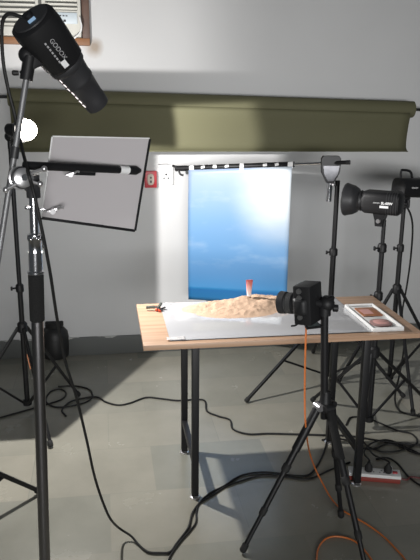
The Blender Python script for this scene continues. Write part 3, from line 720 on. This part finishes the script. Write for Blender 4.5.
# small clamps holding the board
def small_clamp(P, lab, s=1.0):
    c_ = thing('spring_clip', P, lab, 'clip')
    b = MB(); b.bar(P+V((-.018, -.004, -.004))*s, P+V((.014, -.004, .005))*s, .012*s, .009*s); b.cyl(P+V((0, -.012, -.002))*s, P+V((0, .006, 0))*s, .008*s); b.link('jaw', SILVER, c_)
    b = MB(); b.tube([P+V((.008, -.006, .002))*s, P+V((.022, -.010, .010))*s, P+V((.030, -.010, .008))*s], .0035*s); b.link('lever', SILVER, c_)
small_clamp(bBL.lerp(bTL, .10)-nb*.012+V((.022, 0, 0)), 'small silver clip on the lower left corner of the white board')
small_clamp(a0+ad_*.30-Z*.018, 'silver clip hanging on the black arm near the grip head', .8)
b = MB(); q0 = a0+ad_*.34+nb*.016-Z*.012; b.bar(q0, q0+ad_*.22, .016, .018); tag(b.link('arm_clamp', BLACK), 'black clamp block between the black arm and the white board', 'clamp')

# ------------------------------------------------------------------ snooted flash at upper left
SY = FY+.07
sr, st_ = at(31, 19, SY-.02), at(98, 105, SY+.13)
sa = (st_-sr); slen = sa.length; sa.normalize()
def upv_(P, a):
    c_ = (CO-P).normalized(); return (c_-a*c_.dot(a)).normalized()
def ydir_(a):
    y_ = upv_(sr, a).cross(a); return y_ if y_.z > 0 else -y_
sn = thing('snooted_flash', sr, 'black flash with a long snoot pointing down, at upper left', 'studio light')
sxv = sa.cross(_fw).normalized()
hint = (V((-.35, -.75, .55))).normalized()
R0 = px_r(49, sr)
b = MB(); b.loft(sr, sa, [(0, R0*.86, R0*.86, 2.4), (.006, R0*.98, R0*.98, 2.5), (.03, R0*1.0, R0, 2.8), (slen*.44, R0*.88, R0*.88, 3.0), (slen*.47, R0*.80, R0*.80, 2.2)], hint, 36); hb = b.link('housing', BLACK, sn)
b = MB(); b.lathe(sr+sa*slen*.45, sa, [(0, R0*.80), (.006, R0*.84), (.018, R0*.84), (.024, R0*.76)], 32); b.link('mount_ring', DARKG, sn)
b = MB(); b.lathe(sr+sa*(slen*.49), sa, [(0, R0*.76), (.01, R0*.76), (slen*.16, R0*.68), (slen*.17, R0*.70), (slen*.20, R0*.70), (slen*.21, R0*.66), (slen*.40, R0*.57), (slen*.41, R0*.59), (slen*.505, R0*.55), (slen*.506, R0*.49), (slen*.42, R0*.5)], 32); b.link('snoot', DARKG, sn)
LIGHTDASH = emis('snoot_light_dashes', (1.0, .9, .88), 2.2)  # light along the snoot's lower edge, added as small glowing strips
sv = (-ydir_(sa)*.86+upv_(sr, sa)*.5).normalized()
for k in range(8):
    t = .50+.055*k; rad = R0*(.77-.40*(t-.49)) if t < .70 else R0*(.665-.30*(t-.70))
    b = MB(); b.box(sr+sa*slen*t+sv*rad, slen*.036, .0022, .0014, Matrix((sa, sa.cross(sv), sv)).transposed() @ Matrix.Rotation(.17, 3, 'Y')); tag(b.link('dash', LIGHTDASH, sn), 'lit slot')
b = MB(); b.lathe(sr-sa*.003, sa, [(0, R0*.78), (.004, R0*.82)], 32); rp2 = b.link('rear_panel', DARKG, sn)
ru, rw = MB.frame(sa, hint)[1:]
camd = (CO-sr).normalized(); upv = (camd-sa*camd.dot(sa)).normalized()
pq = sr-sa*.0045+upv*R0*.3
rr_ = Matrix((upv.cross(sa), upv, sa)).transposed()
b = MB(); b.box(pq, R0*.34, R0*.24, .003, rr_, .001); tag(b.link('display', LEDLIT, rp2), 'small lit display')
b = MB(); b.cyl(sr-sa*.003-upv*R0*.25, sr-sa*.012-upv*R0*.25, R0*.20); b.link('dial', BLACK, rp2)
# white lettering along the side facing the camera
def side(t, u=0.0): 
    return sr+sa*(slen*t)+upv*(R0*.955)+upv.cross(sa)*u*R0
ydir = upv.cross(sa); 
if ydir.z < 0: ydir = -ydir
def side2(t, u): return sr+sa*(slen*t)+upv*(R0*1.0)+ydir*u*R0
text_mesh('GODOX', .0165, side2(.25, .12), sa, ydir, GREYTXT, sn, 'lettering')
b = MB()
for q_ in range(7): b.box(side2(.15+.032*q_, -.16), .0062, .0045, .0008, Matrix((sa, ydir, sa.cross(ydir))).transposed(), .0002)
b.link('small_lettering', GREYTXT, sn)
b = MB(); b.box(side2(.385, -.04), .020, .015, .0012, Matrix((sa, ydir, sa.cross(ydir))).transposed(), .0003); tag(b.link('sticker', TAPE, sn), 'white sticker')
# bracket
br = at(28, 60, SY)
b = MB(); b.bar(sr+sa*.06-Z*R0*.7, b0+Z*.01, .03, .035, None, .006); b.sphere(at(27, 55, SY), .022); b.cyl(b0+(b1-b0).normalized()*.03, b0-(b1-b0).normalized()*.03, px_r(13, b0)); yk = b.link('mount_bracket', BLACK, sn)
kb = at(21, 73, SY)
b = MB(); b.cyl(b0+Z*.005, kb, .005); b.loft(kb-V((.006, 0, 0)), V((-1, 0, 0)), [(0, .010, .006, 3), (.012, .012, .007, 3), (.016, .008, .005, 3)], Z); b.link('tilt_knob', BLACK, yk)
# cables of the flash
rb = sr-sa*.004-upv*R0*.1
b = MB(); b.tube([at(22, 17, SY-.02), at(8, 14, SY-.03), at(2, 26, SY-.02), at(3, 60, SY), at(8, 88, SY), at(14, 112, SY), at(20, 140, SY), at(28, 172, FY-.04), at(33, 190, FY-.035), at(42, 230, FY-.02), at(50, 272, FY+.02), at(57, 318, FY+.10), at(65, 360, FY+.17), at(76, 396, FY+.23), at(86, 437, FY+.29), at(93, 470, FY+.34), at(98, 488, FY+.37), at(104, 505, FY+.40), at(110.5, 519, FY+.42), fl(119, 528, .06), fl(131, 536, .02), fl(139, 545, .006), fl(148, 552, .006), fl(160, 553, .006), fl(170, 552, .006), fl(177, 543, .006), fl(185, 532.7, .006), fl(189, 526, .006), fl(193, 512, .006), fl(203, 499, .006), fl(212, 492, .006), fl(224, 486, .006), fl(240, 476, .006), fl(258, 472.5, .006), fl(275, 473, .006), fl(292, 475.5, .006), fl(308, 475, .006), fl(317, 466, .006), fl(324, 452, .006), fl(327, 440, .006)], .0048, 8, 6)
tag(b.link('power_cable', CABLE), 'long black cable hanging from the snooted flash and trailing over the floor', 'cable')
b = MB(); b.tube([fl(163, 575, .005), fl(171, 555, .005), fl(181, 541, .005), fl(190, 531, .005), fl(196, 522, .005), fl(196.5, 512, .005), fl(200, 503, .005), fl(213, 495, .005), fl(226, 486.5, .005), fl(244, 480, .005), fl(262, 475.5, .005), fl(285, 477, .005), fl(308, 479, .005), fl(330, 470, .005), fl(350, 462, .005)], .0042, 8, 6)
tag(b.link('sync_cable', CABLE), 'thinner black cable crossing the floor in front of the left table leg', 'cable')
b = MB(); b.tube([fl(-8, 420, .005), fl(20, 412, .005), fl(48, 404, .005), fl(62, 399, .005), fl(66, 393, .005), fl(60, 389, .005), fl(50, 392, .005), fl(46, 401, .005), fl(56, 407, .005), fl(76, 405, .005), fl(91, 399, .005), fl(90, 390, .005), fl(76, 386, .005), fl(58, 386.5, .005)], .0045, 8, 6)
tag(b.link('coiled_cable', CABLE), 'black cable looped on the floor near the dark jug', 'cable')
b = MB(); b.tube([fl(66, 416, .006), fl(62, 410, .006), fl(70, 402, .006), fl(84, 398, .006), fl(97, 397, .006), fl(106, 402, .006), fl(118, 405, .006), fl(130, 403, .006), fl(146, 397.5, .006), fl(160, 398.5, .006), fl(178, 400.5, .006), fl(196, 399.5, .006), fl(205, 401, .006), fl(207, 411, .006), fl(218, 416, .006), fl(230, 420, .006), fl(233, 429, .006), fl(248, 434, .006), fl(268, 433.5, .006), fl(290, 434, .006), fl(322, 435, .006), fl(350, 436, .006), fl(382, 441, .006), fl(425, 446, .006)], .005, 8, 6)
tag(b.link('floor_cable', CABLE), 'black cable snaking along the floor behind the table legs', 'cable')

# dark jug on the floor by the wall
jc = fl(56, 356); jc.z = 0
jr = .5*27*((jc-CO).dot(_fw))/F_PX
jg = thing('plastic_jug', jc, 'dark round jug with lid on the floor against the wall', 'jug')
b = MB(); b.lathe(jc, Z, [(0, jr*.86), (.01, jr*.96), (.06, jr), (.14, jr), (.18, jr*.93), (.205, jr*.7), (.215, jr*.58)], 36); b.link('body', JAR, jg)
b = MB(); b.lathe(jc+Z*.213, Z, [(0, jr*.60), (.004, jr*.66), (.030, jr*.66), (.036, jr*.58)], 32); b.link('lid', RUBBER, jg)
b = MB(); b.tube([jc+V((-jr*.6, -.02, .20)), jc+V((-jr*.3, -.05, .245)), jc+V((jr*.3, -.05, .245)), jc+V((jr*.6, -.02, .20))], .006); b.link('handle', RUBBER, jg)

# orange clip / tag on the left stand column
oc = at(28.5, 362, fC.y-.03)
b = MB(); b.bar(oc+Z*.045, oc-Z*.04+V((.012, 0, 0)), .012, .016, None, .003); tag(b.link('hanging_tag', mat('orange_plastic_tag', (.8, .33, .17), .5, var=.05), origin=oc), 'small orange tag clipped to the left stand column', 'tag')

# ------------------------------------------------------------------ camera on tripod in front of the table
TYc = 2.30
hc = at(325, 302, TYc)                      # ball head
tpx = hc.x
tri = thing('camera_tripod', V((tpx, TYc, 0)), 'black camera tripod standing in front of the table', 'tripod')
sh = at(325, 404, TYc)                      # shoulder
b = MB(); b.cyl(V((sh.x, TYc, sh.z-.06)), V((hc.x, TYc, hc.z-.035)), .0145, n=20); b.link('centre_column', BLACKM, tri)
b = MB(); b.lathe(V((sh.x, TYc, sh.z-.03)), Z, [(0, .020), (.006, .028), (.03, .030), (.045, .022), (.075, .019), (.085, .016)], 24); s_h = b.link('shoulder', BLACK, tri)
tips = [fl(242, 554), fl(370, 590), fl(341, 519)]
for k, tip in enumerate(tips):
    dr = V((tip.x-sh.x, tip.y-TYc, 0)).normalized(); a = V((sh.x, TYc, sh.z-.005))+dr*.032
    tip = V((tip.x, tip.y, .010)); d_ = tip-a
    b = MB(); b.cyl(a, a+d_*.42, .0135, .0135, 16); lg = b.link('leg', BLACKM, tri)
    b = MB(); b.cyl(a+d_*.42, a+d_*.72, .0112); b.cyl(a+d_*.72, a+d_*.97, .0092); b.link('lower_section', BLACKM, lg)
    b = MB(); b.cyl(a+d_*.02, a+d_*.30, .0168, .0168, 18); b.link('foam_grip', FOAM, lg) if k == 1 else b.link('sleeve', BLACKM, lg)
    for f_, r_ in ((.42, .0165), (.72, .0140)): b = MB(); b.lathe(a+d_*(f_-.025), d_, [(0, r_*.8), (.004, r_), (.026, r_), (.032, r_*.85)], 18); b.link('twist_lock', RUBBER, lg)
    b = MB(); b.lathe(tip-d_.normalized()*.035, d_, [(0, .0105), (.004, .0135), (.030, .0135), (.036, .009)], 16); b.link('rubber_foot', RUBBER, lg)
    b = MB(); hpv = dr.cross(Z); b.cyl(a-hpv*.018, a+hpv*.018, .015, n=16); b.link('hinge', SILVER if k == 0 else BLACK, lg)
b = MB(); b.sphere(V((hc.x+.006, TYc, hc.z-.006)), .031); b.cyl(V((hc.x, TYc, hc.z-.05)), V((hc.x, TYc, hc.z-.012)), .024, n=20); b.cyl(V((hc.x, TYc, hc.z-.01)), V((hc.x-.045, TYc-.01, hc.z+.002)), .014); hdm = b.link('ball_head', BLACK, tri)
b = MB(); b.cyl(V((hc.x, TYc, hc.z-.022)), V((hc.x+.044, TYc-.012, hc.z-.022)), .006); b.lathe(V((hc.x+.028, TYc-.008, hc.z-.022)), V((1, -.25, 0)), [(0, .010), (.003, .014), (.018, .014), (.021, .010)], 16); b.cyl(V((hc.x, TYc-.01, hc.z+.010)), V((hc.x+.02, TYc-.03, hc.z+.026)), .009); b.link('knob', BLACK, hdm)
b = MB(); b.box(V((hc.x-.048, TYc, hc.z+.004)), .012, .045, .055, None, .003); b.link('quick_release_plate', DARKG, hdm)

# photo camera, turned on its side
la = V((-.74, .66, -.10)).normalized()      # where the lens points
cr_ = V((.66, .74, 0)).normalized()         # towards the base plate side
cu_ = la.cross(cr_) if la.cross(cr_).z > 0 else cr_.cross(la)
cc = at(307, 303, TYc+.0)
ca = thing('photo_camera', cc-Z*.07, 'black camera turned on its side on the tripod, its lens facing the sand', 'camera')
rotC = Matrix((la, cr_, cu_)).transposed()
def cpt(u, v_, w): return cc+la*u+cr_*v_+cu_*w
b = MB()
b.box(cpt(-.002, .004, .0), .068, .106, .146, rotC, .006); b.box(cpt(.026, .012, .046), .030, .070, .050, rotC, .008)
bdy = b.link('body', BLACK, ca)
b = MB(); b.loft(cpt(.006, -.046, -.004), -cr_, [(0, .034, .030, 5), (.010, .030, .024, 4.5), (.016, .022, .016, 4)], la, 24); b.link('viewfinder_hump', BLACK, ca)
b = MB(); b.loft(cpt(.028, .008, .045), la, [(0, .026, .020, 3), (.014, .022, .017, 3), (.022, .014, .010, 3)], cr_, 20); b.link('hand_grip', RUBBER, ca)
b = MB(); b.lathe(cpt(.024, .004, -.006), la, [(0, .038), (.008, .040), (.010, .037), (.030, .037), (.031, .040), (.052, .040), (.053, .037), (.062, .037), (.063, .042), (.086, .0435), (.088, .041), (.080, .034)], 36); ln_ = b.link('lens', DARKG, ca)
b = MB()
for t in (.033, .037, .041, .045, .049): b.lathe(cpt(.024+t, .004, -.006), la, [(0, .0408), (.0018, .0408)], 36)
b.lathe(cpt(.024+.056, .004, -.006), la, [(0, .0378), (.003, .0378)], 36); b.link('ribbed_ring', GREYRING, ln_)
b = MB(); b.lathe(cpt(.024+.079, .004, -.006), la, [(0, .034), (.002, .030), (.004, .016)], 32); b.link('front_glass', LENSGL, ln_)
b = MB()
for (v_, w_) in ((-.036, .055), (-.036, .030), (-.036, -.042)): b = MB(); b.cyl(cpt(.006, v_-.009, w_), cpt(.006, v_-.019, w_), .010, n=16); b.link('dial', GREYRING, ca)
b = MB(); b.loft(cpt(-.0285, -.002, .045), -la, [(0, .015, .015, 2), (.003, .014, .014, 2)], cr_); b.link('control_wheel', DARKG, ca)
# flipped-out screen at the lower end
q = [at(301.7, 319, TYc-.005), at(313.7, 319, TYc-.005), at(323, 326, TYc-.055), at(307, 328, TYc-.055)]
qn = (q[1]-q[0]).cross(q[3]-q[0]).normalized()
if qn.y > 0: qn = -qn
b = MB(); b.prism(q, -qn*.008); fs = b.link('flip_screen', BLACK, ca)
qc = sum(q, V())/4
b = MB(); b.prism([qc+(P-qc)*.78+qn*.0008 for P in q], -qn*.0006); b.link('glass', SCREEN, fs)
b = MB(); b.tube([cpt(.020, -.02, -.066), cpt(.026, -.05, -.074), cpt(.03, -.075, -.070)], .0035); b.link('strap_lug', RUBBER, ca)
# orange tether cable
b = MB(); k0 = cpt(.0, -.012, -.070)
b.tube([k0, k0-Z*.03, at(305.7, 340, TYc-.02), at(305, 370, TYc-.02), at(304.8, 401, TYc-.02), at(306, 430, TYc-.02), fl(309.5, 452, .15), fl(315, 468, .09), fl(323, 484, .04), fl(331, 498, .012), fl(341, 509, .006), fl(354, 517, .006), fl(368, 525, .006), fl(383, 536, .006), fl(396, 549, .006), fl(406, 561, .006), fl(414, 580, .006)], .0036, 8, 6)
tag(b.link('tether_cable', ORANGE), 'orange tether cable hanging from the photo camera down to the floor', 'cable')
b = MB(); b.cyl(k0+Z*.004, k0-Z*.022, .0058, n=12); b.link('plug', ORANGE, ca)
b = MB(); b.tube([fl(314, 580, .0055), fl(316.5, 560, .0055), fl(318, 549, .0055), fl(324, 540, .0055), fl(333, 536.5, .0055), fl(345, 537.5, .0055), fl(356, 542, .0055), fl(366, 552, .0055), fl(374, 564, .0055), fl(380, 580, .0055)], .0036, 8, 6)
tag(b.link('orange_loop', ORANGE), 'loop of orange cable on the floor at the bottom of the photo', 'cable')

# ------------------------------------------------------------------ power strip and plugs
e0, e1 = fl(349, 471, .03), fl(400, 475, .03); e0.z = e1.z = 0
dS = (e1-e0); lS = dS.length; dS.normalize(); nS = V((-dS.y, dS.x, 0)); rS = Matrix((dS, nS, Z)).transposed(); mS = (e0+e1)/2
ps = thing('power_strip', mS, 'white power strip with red sides on the floor at right', 'power strip')
b = MB(); b.box(mS+Z*.012, lS, .058, .024, rS, .004); b.link('base', REDSIDE, ps)
b = MB(); b.box(mS+Z*.031, lS+.004, .062, .016, rS, .004); b.link('top_cover', WHITEP, ps)
for u in (-.36, -.06, .14):
    b = MB()
    for du, dv, r_ in ((0, .010, .004), (-.009, -.006, .0032), (.009, -.006, .0032)): b.cyl(mS+dS*(u*lS+du)+nS*dv+Z*.0385, mS+dS*(u*lS+du)+nS*dv+Z*.0396, r_, n=10)
    b.link('outlet', DARKG, ps)
b = MB(); b.box(mS+dS*lS*.40+Z*.041, .022, .016, .006, rS, .002); tag(b.link('switch', REDP, ps), 'red rocker switch')
def plug(u, lab, pts):
    P = mS+dS*u*lS+Z*.0395
    p_ = thing('power_plug', P, lab, 'plug', 'plugs in the power strip')
    b = MB(); b.lathe(P, Z, [(0, .016), (.004, .0185), (.024, .0175), (.034, .010), (.046, .0065)], 20); b.link('plug_body', RUBBER, p_)
    b = MB(); b.tube([P+Z*.036]+[P+Z*.055]+pts, .0042, 8, 6); b.link('cord', CABLE, p_)
plug(-.12, 'black plug in the power strip, left one of the two', [fl(364, 452, .06), fl(372, 443, .02), fl(388, 440, .006), fl(408, 448, .006), fl(428, 458, .006)])
plug(.26, 'black plug in the power strip, right one of the two', [fl(374, 455, .08), fl(367, 446, .04), fl(361, 441, .02), fl(348, 440, .006), fl(333, 438, .006), fl(322, 440, .006)])
b = MB(); q_ = mS+dS*lS*.34+nS*.06; b.loft(V((q_.x, q_.y, .0)), Z, [(0, .012, .010, 3), (.030, .013, .010, 3), (.036, .009, .007, 3)], None, 16); tag(b.link('white_adapter', WHITEP, origin=V((q_.x, q_.y, 0))), 'small white adapter standing behind the power strip', 'adapter')
for lab, pts in (('black cable running behind the power strip to the right edge', [(355, 447), (372, 449), (388, 444), (402, 447), (412, 452), (428, 456)]),
                 ('black cable bending from the power strip area towards the lower right edge', [(376, 459), (388, 458), (398, 464), (408, 476), (418, 484), (430, 490)]),
                 ('black cable making a wide loop on the floor right of the table leg', [(346, 425), (352, 417), (372, 420), (396, 430), (412, 434), (417, 443), (402, 450), (384, 452), (368, 447)])):
    b = MB(); b.tube([fl(x, y, .0055) for x, y in pts], .0046, 8, 6); tag(b.link('floor_cable', CABLE), lab, 'cable')
b = MB(); b.tube([e1-dS*.004+Z*.016, e1+dS*.03+Z*.008, fl(412, 477, .006), fl(430, 480, .006)], .0045, 8, 6); tag(b.link('strip_lead', mat('dark_red_lead', (.13, .03, .03), .5, var=.1)), 'dark red lead leaving the power strip at its right end', 'cable')

# ------------------------------------------------------------------ light
def area(name, loc, target, power, sx, sy, col=(1, 1, 1), spread=PI):
    l_ = bpy.data.lights.new(name, 'AREA'); l_.shape = 'RECTANGLE'; l_.size = sx; l_.size_y = sy; l_.energy = power; l_.color = col; l_.spread = spread
    o = bpy.data.objects.new(name, l_); C.objects.link(o); o.location = loc; o.rotation_euler = (V(target)-V(loc)).to_track_quat('-Z', 'Y').to_euler(); return o
def spot(name, loc, target, power, ang, blend, r, col=(1, 1, 1)):
    l_ = bpy.data.lights.new(name, 'SPOT'); l_.energy = power; l_.spot_size = ang; l_.spot_blend = blend; l_.shadow_soft_size = r; l_.color = col
    o = bpy.data.objects.new(name, l_); C.objects.link(o); o.location = loc; o.rotation_euler = (V(target)-V(loc)).to_track_quat('-Z', 'Y').to_euler(); return o
# daylight from the windows behind the photographer
area('window_daylight', (.6, -2.8, 1.35), (.9, 4.3, 1.47), 28, 3.2, 1.0, (.985, .985, .98), math.radians(55))
# the lamp's own light: half space from its reflector, plus an added mask carving patches on paper and wall
kl = bpy.data.lights.new('lamp_light', 'POINT'); kl.energy = 130; kl.shadow_soft_size = .018; kl.color = (1.0, .98, .96)
ko = bpy.data.objects.new('lamp_light', kl); C.objects.link(ko); KP = LP+dn*.055; ko.location = KP
kl.use_nodes = True; kn = kl.node_tree.nodes; kk_ = kl.node_tree.links
em = kn['Emission']; geo = kn.new('ShaderNodeNewGeometry')
def M_(op, a, b_=None):
    n_ = kn.new('ShaderNodeMath'); n_.operation = op
    for i_, x in enumerate((a, b_)):
        if x is None: continue
        if isinstance(x, (int, float)): n_.inputs[i_].default_value = x
        else: kk_.new(x, n_.inputs[i_])
    return n_.outputs[0]
def step(x, lo, hi):
    n_ = kn.new('ShaderNodeMapRange'); n_.interpolation_type = 'SMOOTHSTEP'; n_.inputs['From Min'].default_value = lo; n_.inputs['From Max'].default_value = hi
    kk_.new(x, n_.inputs['Value']); return n_.outputs[0]
flip = kn.new('ShaderNodeVectorMath'); flip.operation = 'SCALE'; flip.inputs['Scale'].default_value = 1.0; kk_.new(geo.outputs['Incoming'], flip.inputs[0])
sp = kn.new('ShaderNodeSeparateXYZ'); kk_.new(flip.outputs[0], sp.inputs[0])
az = M_('ARCTAN2', sp.outputs[1], sp.outputs[0]); el = M_('ARCSINE', sp.outputs[2])
AZ = lambda P: math.atan2(P.y-KP.y, P.x-KP.x)
a_wall = AZ(at(159, 250, WY)); a_l = AZ(at(178, 125, 4.24)); a_r = AZ(at(256, 125, 4.24)); a_u = AZ(at(225, 60, WY))
D = math.radians
low = M_('MULTIPLY', M_('SUBTRACT', 1.0, step(el, D(-8), D(-6))), M_('SUBTRACT', 1.0, step(az, a_wall-D(.8), a_wall+D(1.2))))
mid = M_('MULTIPLY', M_('MULTIPLY', step(el, D(-8), D(-6)), M_('SUBTRACT', 1.0, step(el, D(4), D(5.6)))), M_('MULTIPLY', step(az, a_r-D(2), a_r+D(1)), M_('SUBTRACT', 1.0, step(az, a_l-D(.8), a_l+D(1)))))
zl = (at(165, 71, WY).z-KP.z)/(WY-KP.y)
upp = M_('MULTIPLY', M_('MULTIPLY', .42, M_('MAXIMUM', step(M_('DIVIDE', sp.outputs[2], M_('MAXIMUM', sp.outputs[1], .001)), zl-.006, zl+.006), 0.0)), step(az, a_u-D(9), a_u+D(10)))
low = M_('MULTIPLY', low, M_('SUBTRACT', 1.0, M_('MULTIPLY', step(el, D(-10), D(-9)), M_('SUBTRACT', 1.0, step(az, a_r-D(2), a_r+D(1))))))
mid = M_('MULTIPLY', mid, 1.5)
kk_.new(M_('ADD', M_('ADD', low, mid), upp), em.inputs['Strength'])

w = bpy.data.worlds.new('room_light'); bpy.context.scene.world = w; w.use_nodes = True
w.node_tree.nodes['Background'].inputs[0].default_value = (.86, .95, 1.0, 1); w.node_tree.nodes['Background'].inputs[1].default_value = .06

vs = bpy.context.scene.view_settings
vs.view_transform = 'Standard'; vs.look = 'None'; vs.gamma = 1.0; vs.exposure = 0.0; vs.use_curve_mapping = False
